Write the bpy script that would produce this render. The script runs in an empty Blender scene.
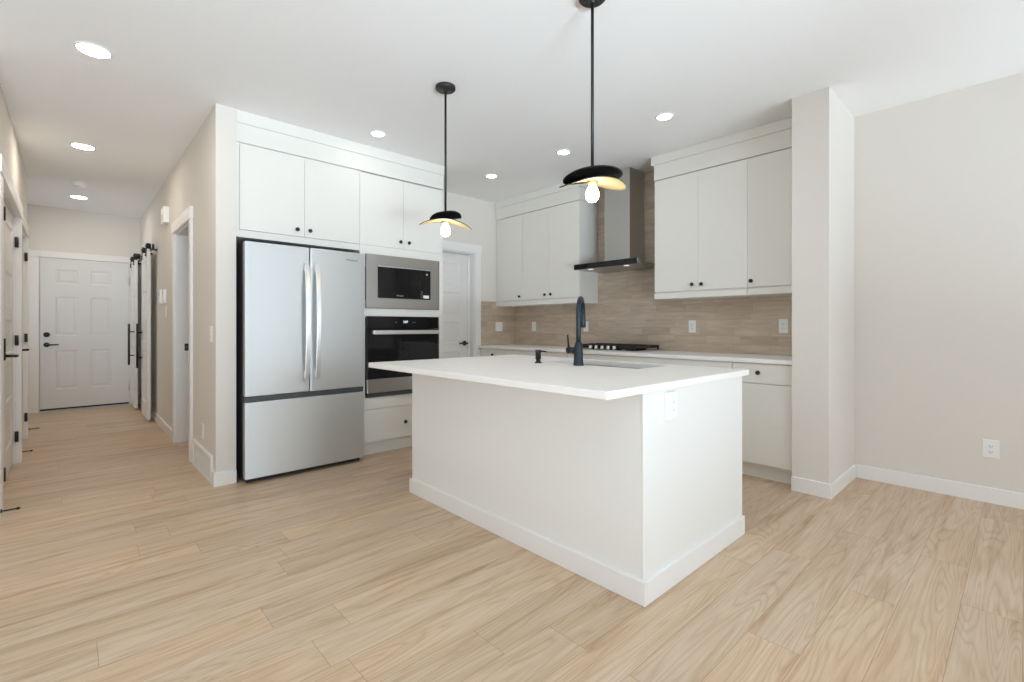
import bpy, bmesh, math, random
from mathutils import Vector, Matrix

random.seed(4)
C = bpy.context.scene.collection
SC = bpy.context.scene

# ------------------------------------------------------------------ camera, sky, daylight, fill lights, exposure
F, HZ, CH = 476.6, 326.0, 1.15            # focal length in pixels of the 1024x682 frame, horizon row, eye height
YAW = math.atan2(442.0, F)
cam = bpy.data.cameras.new('camera')
camo = bpy.data.objects.new('camera', cam); C.objects.link(camo)
cam.sensor_fit = 'HORIZONTAL'; cam.sensor_width = 36.0; cam.lens = 36.0 * F / 1024.0
cam.shift_y = -(341.0 - HZ) / 1024.0
cam.clip_start = 0.02; cam.clip_end = 100
camo.location = (0, 0, CH)
camo.rotation_euler = (math.pi / 2, 0, -YAW)
SC.camera = camo

W = bpy.data.worlds.new('daylight'); SC.world = W; W.use_nodes = True
W.node_tree.nodes['Background'].inputs[0].default_value = (0.80, 0.90, 1.0, 1)
W.node_tree.nodes['Background'].inputs[1].default_value = 1.6

def area_light(name, loc, rot, sx, sy, power, col):
    l = bpy.data.lights.new(name, 'AREA'); l.shape = 'RECTANGLE'; l.size = sx; l.size_y = sy
    l.energy = power; l.color = col
    o = bpy.data.objects.new(name, l); C.objects.link(o); o.location = loc; o.rotation_euler = rot
    return o
# daylight in the window openings of the living room behind the camera: sky light, plus added fill lamps for ceiling, sides and hall
DAY = (0.74, 0.88, 1.0); UPFILL = (0.74, 0.88, 1.0)
T = math.radians(100)
area_light('daylight_patio_window', (-0.55, -3.45, 1.10), (T, 0, 0), 1.9, 2.1, 37, DAY)
area_light('daylight_wide_window', (2.75, -3.45, 1.35), (T, 0, 0), 2.3, 1.7, 33, DAY)
area_light('added_side_fill_light', (-2.45, 0.4, 1.40), (T, 0, -math.pi / 2), 2.2, 1.6, 8, DAY)  # added fill lamp behind an invented side window, evens out the light
area_light('added_hall_fill_light', (-1.85, 8.05, 1.55), (T, 0, -math.pi / 2), 1.1, 1.3, 5, DAY)  # added fill lamp behind an invented entry window, brightens the hall end
area_light('ceiling_fill_light_patio', (-0.55, -4.6, 0.02), (math.radians(176), 0, 0), 3.0, 2.0, 1350, UPFILL)  # added upward lamp outside the window, there to brighten the ceiling
area_light('ceiling_fill_light_wide', (2.75, -4.6, 0.02), (math.radians(176), 0, 0), 3.4, 2.0, 500, UPFILL)  # second added upward lamp for the ceiling

SC.view_settings.view_transform = 'Standard'
SC.view_settings.look = 'None'
SC.view_settings.gamma = 1.0
SC.view_settings.use_curve_mapping = False
SC.view_settings.exposure = 0.46
SC.cycles.max_bounces = 14
SC.cycles.diffuse_bounces = 8
SC.cycles.glossy_bounces = 5
SC.cycles.sample_clamp_indirect = 6.0
SC.cycles.caustics_reflective = False
SC.cycles.caustics_refractive = False

# ------------------------------------------------------------------ materials
def srgb(r, g, b):
    def f(c):
        c /= 255.0
        return c / 12.92 if c <= 0.04045 else ((c + 0.055) / 1.055) ** 2.4
    return (f(r), f(g), f(b), 1)

def new_mat(name):
    m = bpy.data.materials.new(name); m.use_nodes = True
    nt = m.node_tree
    return m, nt, nt.nodes['Principled BSDF']

def mat(name, col, rough=0.5, metal=0.0, bump=0.0, bscale=200.0, coat=0.0, var=0.0, ior=1.5):
    m, nt, p = new_mat(name)
    p.inputs['Base Color'].default_value = col
    p.inputs['Roughness'].default_value = rough
    p.inputs['Metallic'].default_value = metal
    p.inputs['IOR'].default_value = ior
    p.inputs['Coat Weight'].default_value = coat
    geo = nt.nodes.new('ShaderNodeNewGeometry')
    nz = nt.nodes.new('ShaderNodeTexNoise'); nz.inputs['Scale'].default_value = bscale
    nz.inputs['Detail'].default_value = 3.0
    nt.links.new(geo.outputs['Position'], nz.inputs['Vector'])
    if bump:
        b = nt.nodes.new('ShaderNodeBump'); b.inputs['Strength'].default_value = bump
        b.inputs['Distance'].default_value = 0.002
        nt.links.new(nz.outputs['Fac'], b.inputs['Height'])
        nt.links.new(b.outputs['Normal'], p.inputs['Normal'])
    if var:
        mr = nt.nodes.new('ShaderNodeMapRange')
        mr.inputs['To Min'].default_value = 1 - var; mr.inputs['To Max'].default_value = 1 + var
        nt.links.new(nz.outputs['Fac'], mr.inputs['Value'])
        mx = nt.nodes.new('ShaderNodeVectorMath'); mx.operation = 'SCALE'
        mx.inputs[0].default_value = col[:3]
        nt.links.new(mr.outputs['Result'], mx.inputs['Scale'])
        nt.links.new(mx.outputs['Vector'], p.inputs['Base Color'])
    return m

def emit(name, col, s):
    m, nt, p = new_mat(name)
    p.inputs['Base Color'].default_value = (0.9, 0.9, 0.9, 1)
    p.inputs['Emission Color'].default_value = col
    p.inputs['Emission Strength'].default_value = s
    return m

def math_node(nt, op, a=None, b=None, clamp=False):
    n = nt.nodes.new('ShaderNodeMath'); n.operation = op; n.use_clamp = clamp
    for i, v in enumerate((a, b)):
        if v is None: continue
        if isinstance(v, (int, float)): n.inputs[i].default_value = v
        else: nt.links.new(v, n.inputs[i])
    return n.outputs[0]

def board_field(nt, u, v, L, Wd, uoff, voff, seed, gap):
    """rows of width Wd across v, boards of length L along u at a random stagger; returns (seam mask, three random numbers, row)"""
    vv = math_node(nt, 'DIVIDE', math_node(nt, 'ADD', v, voff), Wd)
    row = math_node(nt, 'FLOOR', vv)
    fv = math_node(nt, 'FRACT', vv)
    wn = nt.nodes.new('ShaderNodeTexWhiteNoise'); wn.noise_dimensions = '1D'
    nt.links.new(math_node(nt, 'ADD', row, seed), wn.inputs['W'])
    uu = math_node(nt, 'ADD', math_node(nt, 'DIVIDE', math_node(nt, 'ADD', u, uoff), L), wn.outputs['Value'])
    col = math_node(nt, 'FLOOR', uu); fu = math_node(nt, 'FRACT', uu)
    cb = nt.nodes.new('ShaderNodeCombineXYZ')
    nt.links.new(row, cb.inputs[0]); nt.links.new(col, cb.inputs[1]); cb.inputs[2].default_value = seed
    w2 = nt.nodes.new('ShaderNodeTexWhiteNoise'); w2.noise_dimensions = '3D'
    nt.links.new(cb.outputs[0], w2.inputs['Vector'])
    def edge(f, size):
        d = math_node(nt, 'MINIMUM', f, math_node(nt, 'SUBTRACT', 1.0, f))
        return math_node(nt, 'LESS_THAN', math_node(nt, 'MULTIPLY', d, size), gap / 2)
    seam = math_node(nt, 'MAXIMUM', edge(fv, Wd), edge(fu, L))
    return seam, w2

def ramp(nt, fac, stops):
    r = nt.nodes.new('ShaderNodeValToRGB')
    e = r.color_ramp.elements
    e[0].position, e[0].color = stops[0]
    e[1].position, e[1].color = stops[-1]
    for pos, c in stops[1:-1]:
        n = e.new(pos); n.color = c
    nt.links.new(fac, r.inputs['Fac'])
    return r.outputs['Color']

def mixc(nt, kind, fac, a, b):
    n = nt.nodes.new('ShaderNodeMix'); n.data_type = 'RGBA'; n.blend_type = kind
    if isinstance(fac, (int, float)): n.inputs['Factor'].default_value = fac
    else: nt.links.new(fac, n.inputs['Factor'])
    for k, v in ((6, a), (7, b)):
        if isinstance(v, tuple): n.inputs[k].default_value = v
        else: nt.links.new(v, n.inputs[k])
    return n.outputs[2]

def floor_material():
    m, nt, p = new_mat('oak_vinyl_planks')
    geo = nt.nodes.new('ShaderNodeNewGeometry')
    sp = nt.nodes.new('ShaderNodeSeparateXYZ'); nt.links.new(geo.outputs['Position'], sp.inputs[0])
    x, y = sp.outputs[0], sp.outputs[1]
    seam, rnd = board_field(nt, x, y, 1.32, 0.1765, 20.0, 10 * 0.1765 - 0.007, 3.0, 0.0024)
    rs = nt.nodes.new('ShaderNodeSeparateColor'); nt.links.new(rnd.outputs['Color'], rs.inputs[0])
    # grain runs along x, each plank cut from another place
    cb = nt.nodes.new('ShaderNodeCombineXYZ')
    nt.links.new(math_node(nt, 'ADD', math_node(nt, 'MULTIPLY', x, 0.8), math_node(nt, 'MULTIPLY', rs.outputs[0], 37.0)), cb.inputs[0])
    nt.links.new(math_node(nt, 'ADD', math_node(nt, 'MULTIPLY', y, 9.5), math_node(nt, 'MULTIPLY', rs.outputs[1], 53.0)), cb.inputs[1])
    nt.links.new(math_node(nt, 'MULTIPLY', rs.outputs[2], 11.0), cb.inputs[2])
    n1 = nt.nodes.new('ShaderNodeTexNoise'); n1.inputs['Scale'].default_value = 1.35
    n1.inputs['Detail'].default_value = 5; n1.inputs['Roughness'].default_value = 0.55; n1.inputs['Distortion'].default_value = 1.1
    nt.links.new(cb.outputs[0], n1.inputs['Vector'])
    # cathedral figure: rings of the slow noise
    n3 = nt.nodes.new('ShaderNodeTexNoise'); n3.inputs['Scale'].default_value = 0.9
    n3.inputs['Detail'].default_value = 1.6; n3.inputs['Distortion'].default_value = 0.5
    nt.links.new(cb.outputs[0], n3.inputs['Vector'])
    rings = math_node(nt, 'FRACT', math_node(nt, 'MULTIPLY', n3.outputs['Fac'], 17.0))
    rings = math_node(nt, 'ABSOLUTE', math_node(nt, 'SUBTRACT', math_node(nt, 'MULTIPLY', rings, 2.0), 1.0))
    rings = math_node(nt, 'POWER', rings, 2.5)
    c2 = nt.nodes.new('ShaderNodeCombineXYZ')
    nt.links.new(math_node(nt, 'ADD', math_node(nt, 'MULTIPLY', x, 5.0), math_node(nt, 'MULTIPLY', rs.outputs[1], 91.0)), c2.inputs[0])
    nt.links.new(math_node(nt, 'MULTIPLY', y, 150.0), c2.inputs[1])
    n2 = nt.nodes.new('ShaderNodeTexNoise'); n2.inputs['Scale'].default_value = 1.0; n2.inputs['Detail'].default_value = 4
    nt.links.new(c2.outputs[0], n2.inputs['Vector'])
    tone = ramp(nt, n1.outputs['Fac'], [(0.26, srgb(182, 152, 122)), (0.43, srgb(207, 182, 154)), (0.58, srgb(214, 193, 168)), (0.75, srgb(219, 200, 177))])
    tone = mixc(nt, 'MULTIPLY', math_node(nt, 'MULTIPLY', rings, 0.33), tone, srgb(206, 178, 148))
    fine = ramp(nt, n2.outputs['Fac'], [(0.3, (0.84, 0.81, 0.78, 1)), (0.6, (1, 1, 1, 1))])
    tone = mixc(nt, 'MULTIPLY', 0.55, tone, fine)
    plank = ramp(nt, rs.outputs[0], [(0.0, (0.88, 0.865, 0.85, 1)), (0.5, (1, 1, 1, 1)), (1.0, (1.0, 0.95, 0.90, 1))])
    tone = mixc(nt, 'MULTIPLY', 0.8, tone, plank)
    tone = mixc(nt, 'MIX', math_node(nt, 'MULTIPLY', seam, 0.5), tone, srgb(128, 100, 74))
    nt.links.new(tone, p.inputs['Base Color'])
    p.inputs['Roughness'].default_value = 0.42
    p.inputs['Specular IOR Level'].default_value = 0.42
    b = nt.nodes.new('ShaderNodeBump'); b.inputs['Strength'].default_value = 0.12; b.inputs['Distance'].default_value = 0.001
    nt.links.new(n2.outputs['Fac'], b.inputs['Height']); nt.links.new(b.outputs['Normal'], p.inputs['Normal'])
    return m

def tile_material():
    m, nt, p = new_mat('taupe_subway_tile')
    geo = nt.nodes.new('ShaderNodeNewGeometry')
    sp = nt.nodes.new('ShaderNodeSeparateXYZ'); nt.links.new(geo.outputs['Position'], sp.inputs[0])
    u = math_node(nt, 'SUBTRACT', sp.outputs[1], sp.outputs[0]); z = sp.outputs[2]
    seam, rnd = board_field(nt, u, z, 0.31, 0.076, 20.0, 10 * 0.076 - 0.908, 7.0, 0.0026)
    rs = nt.nodes.new('ShaderNodeSeparateColor'); nt.links.new(rnd.outputs['Color'], rs.inputs[0])
    cb = nt.nodes.new('ShaderNodeCombineXYZ')
    nt.links.new(math_node(nt, 'ADD', math_node(nt, 'MULTIPLY', u, 3.0), math_node(nt, 'MULTIPLY', rs.outputs[1], 47.0)), cb.inputs[0])
    nt.links.new(math_node(nt, 'MULTIPLY', z, 18.0), cb.inputs[1])
    nt.links.new(math_node(nt, 'MULTIPLY', rs.outputs[2], 9.0), cb.inputs[2])
    n1 = nt.nodes.new('ShaderNodeTexNoise'); n1.inputs['Scale'].default_value = 1.6; n1.inputs['Detail'].default_value = 5
    nt.links.new(cb.outputs[0], n1.inputs['Vector'])
    tone = ramp(nt, n1.outputs['Fac'], [(0.25, srgb(188, 171, 153)), (0.5, srgb(203, 186, 168)), (0.75, srgb(214, 199, 182))])
    shade = ramp(nt, rs.outputs[0], [(0.0, (0.84, 0.82, 0.80, 1)), (0.55, (0.96, 0.95, 0.94, 1)), (1.0, (1.0, 0.985, 0.965, 1))])
    tone = mixc(nt, 'MULTIPLY', 1.0, tone, shade)
    tone = mixc(nt, 'MIX', math_node(nt, 'MULTIPLY', seam, 0.5), tone, srgb(150, 134, 118))
    nt.links.new(tone, p.inputs['Base Color'])
    p.inputs['Roughness'].default_value = 0.28
    b = nt.nodes.new('ShaderNodeBump'); b.inputs['Strength'].default_value = 0.35; b.inputs['Distance'].default_value = 0.0015
    nt.links.new(math_node(nt, 'SUBTRACT', math_node(nt, 'MULTIPLY', n1.outputs['Fac'], 0.25), seam), b.inputs['Height'])
    nt.links.new(b.outputs['Normal'], p.inputs['Normal'])
    return m

def steel_material(name, col, rough, vertical=True, aniso=0.0):
    """brushed sheet; aniso > 0 smears reflections up and down as a crosswise brushed sheet does"""
    m, nt, p = new_mat(name)
    p.inputs['Base Color'].default_value = col
    p.inputs['Metallic'].default_value = 1.0
    geo = nt.nodes.new('ShaderNodeNewGeometry')
    mp = nt.nodes.new('ShaderNodeMapping')
    mp.inputs['Scale'].default_value = (700, 700, 6) if vertical else (6, 6, 700)
    nt.links.new(geo.outputs['Position'], mp.inputs['Vector'])
    nz = nt.nodes.new('ShaderNodeTexNoise'); nz.inputs['Scale'].default_value = 1.0; nz.inputs['Detail'].default_value = 2
    nt.links.new(mp.outputs[0], nz.inputs['Vector'])
    mr = nt.nodes.new('ShaderNodeMapRange')
    mr.inputs['To Min'].default_value = rough - 0.04; mr.inputs['To Max'].default_value = rough + 0.04
    nt.links.new(nz.outputs['Fac'], mr.inputs['Value']); nt.links.new(mr.outputs['Result'], p.inputs['Roughness'])
    if aniso:
        tg = nt.nodes.new('ShaderNodeTangent'); tg.direction_type = 'RADIAL'; tg.axis = 'Z'
        nt.links.new(tg.outputs[0], p.inputs['Tangent'])
        p.inputs['Anisotropic'].default_value = aniso
        p.inputs['Anisotropic Rotation'].default_value = 0.25
    return m

def window_glass():
    m, nt, p = new_mat('window_glass')
    tr = nt.nodes.new('ShaderNodeBsdfTransparent'); gl = nt.nodes.new('ShaderNodeBsdfGlossy')
    gl.inputs['Roughness'].default_value = 0.0
    fr = nt.nodes.new('ShaderNodeFresnel'); fr.inputs['IOR'].default_value = 1.45
    mx = nt.nodes.new('ShaderNodeMixShader')
    nt.links.new(fr.outputs[0], mx.inputs[0]); nt.links.new(tr.outputs[0], mx.inputs[1]); nt.links.new(gl.outputs[0], mx.inputs[2])
    nt.links.new(mx.outputs[0], nt.nodes['Material Output'].inputs['Surface'])
    return m

M = dict(
    wall=mat('greige_wall_paint', srgb(225, 220, 213), 0.85, bump=0.12, bscale=160),
    ceiling=mat('white_ceiling_texture', srgb(242, 242, 242), 0.9, bump=0.5, bscale=70),
    trim=mat('white_trim_paint', srgb(238, 237, 235), 0.42),
    cab=mat('white_cabinet_lacquer', srgb(233, 231, 225), 0.40),
    island=mat('white_island_lacquer', srgb(236, 236, 233), 0.40),
    door=mat('white_door_paint', srgb(233, 231, 228), 0.45),
    frontdoor=mat('pale_grey_door_paint', srgb(224, 224, 223), 0.40),
    quartz=mat('white_quartz', srgb(244, 241, 238), 0.42, var=0.015, bscale=30),
    floor=floor_material(), tile=tile_material(),
    steel=steel_material('brushed_stainless', (0.81, 0.85, 0.87, 1), 0.50, aniso=0.85),
    chimney=steel_material('chimney_stainless', (0.60, 0.60, 0.585, 1), 0.46, aniso=0.8),
    steel_h=steel_material('brushed_stainless_crosswise', (0.44, 0.43, 0.41, 1), 0.34, vertical=False),
    chrome=mat('satin_steel', (0.74, 0.74, 0.74, 1), 0.30, 1.0),
    silver=mat('satin_nickel', (0.70, 0.70, 0.70, 1), 0.35, 1.0),
    black=mat('matte_black_metal', (0.012, 0.012, 0.012, 1), 0.45),
    iron=mat('black_cast_iron', (0.014, 0.014, 0.016, 1), 0.55, bump=0.2, bscale=400),
    faucet=mat('blue_black_metal', (0.008, 0.020, 0.031, 1), 0.34, 0.15),
    darkgrey=mat('dark_grey_steel', (0.075, 0.08, 0.085, 1), 0.45, 0.3),
    glass=mat('black_glass', (0.008, 0.008, 0.009, 1), 0.03, ior=1.36),
    cavity=mat('dark_plastic', (0.02, 0.02, 0.022, 1), 0.5),
    plastic=mat('white_plastic', srgb(240, 240, 238), 0.35),
    slot=mat('socket_slots', (0.12, 0.12, 0.12, 1), 0.5),
    shade_in=mat('cream_gold_lining', srgb(236, 219, 170), 0.5),
    bronze=mat('dark_bronze_shade', (0.020, 0.017, 0.015, 1), 0.42, 0.3),
    socket=mat('brass_socket', srgb(176, 150, 96), 0.4, 0.6),
    bulb=emit('warm_bulb_glow', (1.0, 0.84, 0.62, 1), 13.0),
    lens=emit('downlight_glow', (1.0, 0.95, 0.88, 1), 17.0),
    lens_hall=emit('hall_downlight_glow', (1.0, 0.91, 0.79, 1), 85.0),
    digits=emit('clock_digits', (0.75, 0.85, 1.0, 1), 0.9),
    hoodlens=emit('hood_lamp_lens', (1.0, 0.97, 0.92, 1), 0.6),
    mark=mat('printed_mark', (0.20, 0.21, 0.22, 1), 0.4, 0.5),
    pale=mat('pale_print', (0.55, 0.55, 0.55, 1), 0.5),
    winglass=window_glass(),
)

# ------------------------------------------------------------------ mesh helpers
ORIG = {}

class MB:
    """collects boxes, turned shapes and tubes, then links them as ONE mesh object"""
    def __init__(self): self.bm = bmesh.new()
    def box(self, x0, x1, y0, y1, z0, z1, bev=0.0, seg=2):
        bm = self.bm
        v = [bm.verts.new((x, y, z)) for x in (x0, x1) for y in (y0, y1) for z in (z0, z1)]
        fs = [bm.faces.new([v[i] for i in q]) for q in ((0, 1, 3, 2), (4, 6, 7, 5), (0, 4, 5, 1), (2, 3, 7, 6), (0, 2, 6, 4), (1, 5, 7, 3))]
        if bev:
            es = list({e for f in fs for e in f.edges})
            bmesh.ops.bevel(bm, geom=es, offset=bev, segments=seg, profile=0.5, affect='EDGES')
        return self
    def poly(self, pts): self.bm.faces.new([self.bm.verts.new(p) for p in pts]); return self
    def prism(self, pts, ext):
        bm = self.bm; e = Vector(ext)
        a = [bm.verts.new(p) for p in pts]; b = [bm.verts.new(Vector(p) + e) for p in pts]
        bm.faces.new(a); bm.faces.new(list(reversed(b)))
        for i in range(len(a)):
            j = (i + 1) % len(a); bm.faces.new((a[j], a[i], b[i], b[j]))
        return self
    def rings(self, rings, cap0=True, cap1=True, smooth=True, closed=False):
        bm = self.bm; vs = [[bm.verts.new(p) for p in r] for r in rings]; n = len(vs[0])
        rr = range(len(vs)) if closed else range(len(vs) - 1)
        for k in rr:
            a, b = vs[k], vs[(k + 1) % len(vs)]
            for i in range(n):
                f = bm.faces.new((a[i], a[(i + 1) % n], b[(i + 1) % n], b[i])); f.smooth = smooth
        if not closed:
            if cap0: bm.faces.new(list(reversed(vs[0])))
            if cap1: bm.faces.new(vs[-1])
        return self
    def lathe(self, o, axis, prof, n=28):
        o = Vector(o); ax = Vector(axis).normalized()
        t = ax.orthogonal().normalized(); b = ax.cross(t)
        self.rings([[o + ax * h + (t * math.cos(2 * math.pi * i / n) + b * math.sin(2 * math.pi * i / n)) * max(r, 1e-4) for i in range(n)] for r, h in prof])
        return self
    def cyl(self, p0, p1, r, r1=None, n=24):
        p0, p1 = Vector(p0), Vector(p1)
        return self.lathe(p0, p1 - p0, [(r, 0), (r if r1 is None else r1, (p1 - p0).length)], n)
    def tube(self, pts, r, n=14):
        pts = [Vector(p) for p in pts]; N = len(pts)
        rad = r if isinstance(r, (list, tuple)) else [r] * N
        tan = [(pts[min(i + 1, N - 1)] - pts[max(i - 1, 0)]).normalized() for i in range(N)]
        nrm = tan[0].orthogonal().normalized(); out = []
        for i in range(N):
            nrm = (nrm - tan[i] * nrm.dot(tan[i])).normalized(); b = tan[i].cross(nrm)
            out.append([pts[i] + (nrm * math.cos(2 * math.pi * k / n) + b * math.sin(2 * math.pi * k / n)) * rad[i] for k in range(n)])
        return self.rings(out)
    def ribbon(self, pts, wdir, w, tdir, t):
        """a flat bar of width w and thickness t swept along pts"""
        wd, td = Vector(wdir) * w / 2, Vector(tdir) * t / 2
        return self.rings([[Vector(p) - wd - td, Vector(p) + wd - td, Vector(p) + wd + td, Vector(p) - wd + td] for p in pts], smooth=False)
    def slab_hole(self, x0, x1, y0, y1, z0, z1, h):
        bm = self.bm; xs = [x0, h[0], h[1], x1]; ys = [y0, h[2], h[3], y1]
        g = {(i, j, k): bm.verts.new((xs[i], ys[j], z)) for i in range(4) for j in range(4) for k, z in enumerate((z0, z1))}
        for i in range(3):
            for j in range(3):
                if (i, j) == (1, 1): continue
                bm.faces.new([g[p] for p in ((i, j, 1), (i + 1, j, 1), (i + 1, j + 1, 1), (i, j + 1, 1))])
                bm.faces.new([g[p] for p in ((i, j, 0), (i, j + 1, 0), (i + 1, j + 1, 0), (i + 1, j, 0))])
        for i in range(3):
            for j, s in ((0, 0), (3, 1)):
                q = [(i, j, 0), (i + 1, j, 0), (i + 1, j, 1), (i, j, 1)]; bm.faces.new([g[p] for p in (q if s == 0 else q[::-1])])
                q = [(j, i, 0), (j, i, 1), (j, i + 1, 1), (j, i + 1, 0)]; bm.faces.new([g[p] for p in (q if s == 0 else q[::-1])])
        q = [(1, 1), (2, 1), (2, 2), (1, 2)]
        for a in range(4):
            (i, j), (k, l) = q[a], q[(a + 1) % 4]
            bm.faces.new([g[p] for p in ((i, j, 0), (i, j, 1), (k, l, 1), (k, l, 0))])
        return self
    def panel_face(self, mp, us, zs, holes, T, d, b, raised=None):
        """a door leaf: front at depth 0 with sunk panels (cells of the us x zs grid), flat back at depth T. mp(u, depth, z) -> point"""
        bm = self.bm
        def q(*p): bm.faces.new([bm.verts.new(mp(*c)) for c in p])
        for i in range(len(us) - 1):
            for j in range(len(zs) - 1):
                a, c, e, f = us[i], us[i + 1], zs[j], zs[j + 1]
                if (i, j) not in holes:
                    q((a, 0, e), (c, 0, e), (c, 0, f), (a, 0, f)); continue
                r = [(a, 0, e), (c, 0, e), (c, 0, f), (a, 0, f)]
                steps = [(b, d)]
                if raised: steps += [(b + raised[0], d), (b + raised[0] + raised[1], raised[2])]
                for ins, dep in steps:
                    s = [(a + ins, dep, e + ins), (c - ins, dep, e + ins), (c - ins, dep, f - ins), (a + ins, dep, f - ins)]
                    for k in range(4): q(r[k], r[(k + 1) % 4], s[(k + 1) % 4], s[k])
                    r = s
                q(*r)
        u0, u1, z0, z1 = us[0], us[-1], zs[0], zs[-1]
        q((u0, T, z0), (u0, T, z1), (u1, T, z1), (u1, T, z0))
        q((u0, 0, z0), (u0, 0, z1), (u0, T, z1), (u0, T, z0)); q((u1, 0, z0), (u1, T, z0), (u1, T, z1), (u1, 0, z1))
        q((u0, 0, z0), (u0, T, z0), (u1, T, z0), (u1, 0, z0)); q((u0, 0, z1), (u1, 0, z1), (u1, T, z1), (u0, T, z1))
        bmesh.ops.remove_doubles(bm, verts=bm.verts, dist=1e-5)
        return self
    def build(self, name, m, parent=None, local=False, loc=None, bevel=0.0, solid=0.0):
        bm = self.bm
        off = Vector((0, 0, 0))
        if parent is not None and not local: off = ORIG[parent.name]
        if loc is not None: off = Vector(loc)
        for v in bm.verts: v.co -= off
        bmesh.ops.recalc_face_normals(bm, faces=bm.faces)
        me = bpy.data.meshes.new(name); bm.to_mesh(me); bm.free()
        for x in (m if isinstance(m, (list, tuple)) else [m]): me.materials.append(x)
        o = bpy.data.objects.new(name, me); C.objects.link(o)
        if parent is not None: o.parent = parent; ORIG[o.name] = off
        else:
            o.location = off; ORIG[o.name] = off
        if bevel:
            b = o.modifiers.new('edges', 'BEVEL'); b.width = bevel; b.segments = 2; b.limit_method = 'ANGLE'; b.angle_limit = math.radians(50)
        return o

def tag(o, label=None, cat=None, group=None, kind=None):
    if label: o['label'] = label
    if cat: o['category'] = cat
    if group: o['group'] = group
    if kind: o['kind'] = kind
    return o

def thing(name, label, cat, loc, rz=0.0, group=None, kind=None):
    o = bpy.data.objects.new(name, None); C.objects.link(o)
    o.empty_display_size = 0.1; o.location = loc; o.rotation_euler = (0, 0, rz)
    ORIG[o.name] = Vector(loc)
    return tag(o, label, cat, group, kind)

def dup(o, loc, rz=None, label=None):
    """a copy of a thing with copies of its parts and their sub-parts"""
    c = o.copy(); C.objects.link(c); c.location = loc
    if rz is not None: c.rotation_euler = (0, 0, rz)
    if label: c['label'] = label
    for ch in list(o.children):
        k = ch.copy(); C.objects.link(k); k.parent = c
        for g in list(ch.children):
            s = g.copy(); C.objects.link(s); s.parent = k
    return c

def struct(name, mb, m, label, parent=None, bevel=0.0, **kw):
    o = mb.build(name, m, parent, bevel=bevel, **kw)
    return tag(o, label, kind='structure')

def wall_run(axis, a0, a1, t0, t1, z0, z1, holes=()):
    """wall along an axis between a0 and a1, thickness t0..t1, with rectangular openings (a, b, low, high)"""
    mb = MB()
    def bx(a, b, lo, hi):
        if b - a < 1e-4 or hi - lo < 1e-4: return
        if axis == 'x': mb.box(a, b, t0, t1, lo, hi)
        else: mb.box(t0, t1, a, b, lo, hi)
    cur = a0
    for (a, b, lo, hi) in sorted(holes):
        bx(cur, a, z0, z1); bx(a, b, z0, lo); bx(a, b, hi, z1); cur = b
    bx(cur, a1, z0, z1)
    return mb

# ------------------------------------------------------------------ the room
CL = 2.745                     # ceiling height
XR, YP, XH, XL, YB = 4.39, 4.68, 0.765, -0.335, 8.88
YE = 3.945                     # end of the hall wall beside the refrigerator

struct('floor', MB().box(-2.4, XR + 0.15, -3.4, YB + 0.15, -0.12, 0), M['floor'], 'pale oak plank floor')
struct('ceiling', MB().box(-2.4, XR + 0.15, -3.4, YB + 0.15, CL, CL + 0.12), M['ceiling'], 'white textured ceiling')
struct('wall_right', wall_run('y', -3.2, YB + 0.15, XR, XR + 0.15, 0, CL), M['wall'], 'plain greige wall at the right')
struct('wall_wing', MB().box(3.71, XR, 0.89, 1.117, 0, CL, 0.003), M['wall'], 'short wing wall that ends the kitchen run')
struct('wall_pantry', wall_run('x', 0.915, XR, YP, YP + 0.15, 0, CL, [(2.885, 3.702, 0, 2.055)]), M['wall'], 'wall with the pantry door')
struct('wall_hall_right', wall_run('y', YE, YB, XH, XH + 0.13, 0, CL, [(4.88, 5.70, 0, 2.06)]), M['wall'], 'hall wall beside the refrigerator')
struct('wall_back', wall_run('x', -1.6, XR, YB, YB + 0.15, 0, CL), M['wall'], 'end wall of the hall with the entry door')
struct('wall_left', wall_run('y', 4.09, 7.22, XL - 0.12, XL, 0, CL, [(4.285, 5.755, 0, 2.06), (6.055, 6.915, 0, 2.06)]), M['wall'], 'hall wall with the closet doors')
struct('wall_entry_side', wall_run('y', 4.09, YB, -1.72, -1.60, 0, CL, [(7.5, 8.6, 0.9, 2.2)]), M['wall'], 'side wall of the entry')
struct('wall_living_corner', wall_run('x', -2.2, XL - 0.12, 4.09, 4.21, 0, CL), M['wall'], 'wall where the living room meets the hall')
struct('wall_entry_return', wall_run('x', -1.60, XL - 0.12, 7.10, 7.22, 0, CL), M['wall'], 'return wall beside the entry')
struct('wall_front', wall_run('x', -2.4, XR + 0.15, -3.35, -3.2, 0, CL, [(-1.55, 0.45, 0.02, 2.2), (1.55, 3.95, 0.45, 2.25)]), M['wall'], 'living room wall with windows')
struct('wall_living_left', wall_run('y', -3.2, 4.21, -2.35, -2.2, 0, CL, [(-0.75, 1.55, 0.55, 2.25)]), M['wall'], 'left living room wall')
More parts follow.
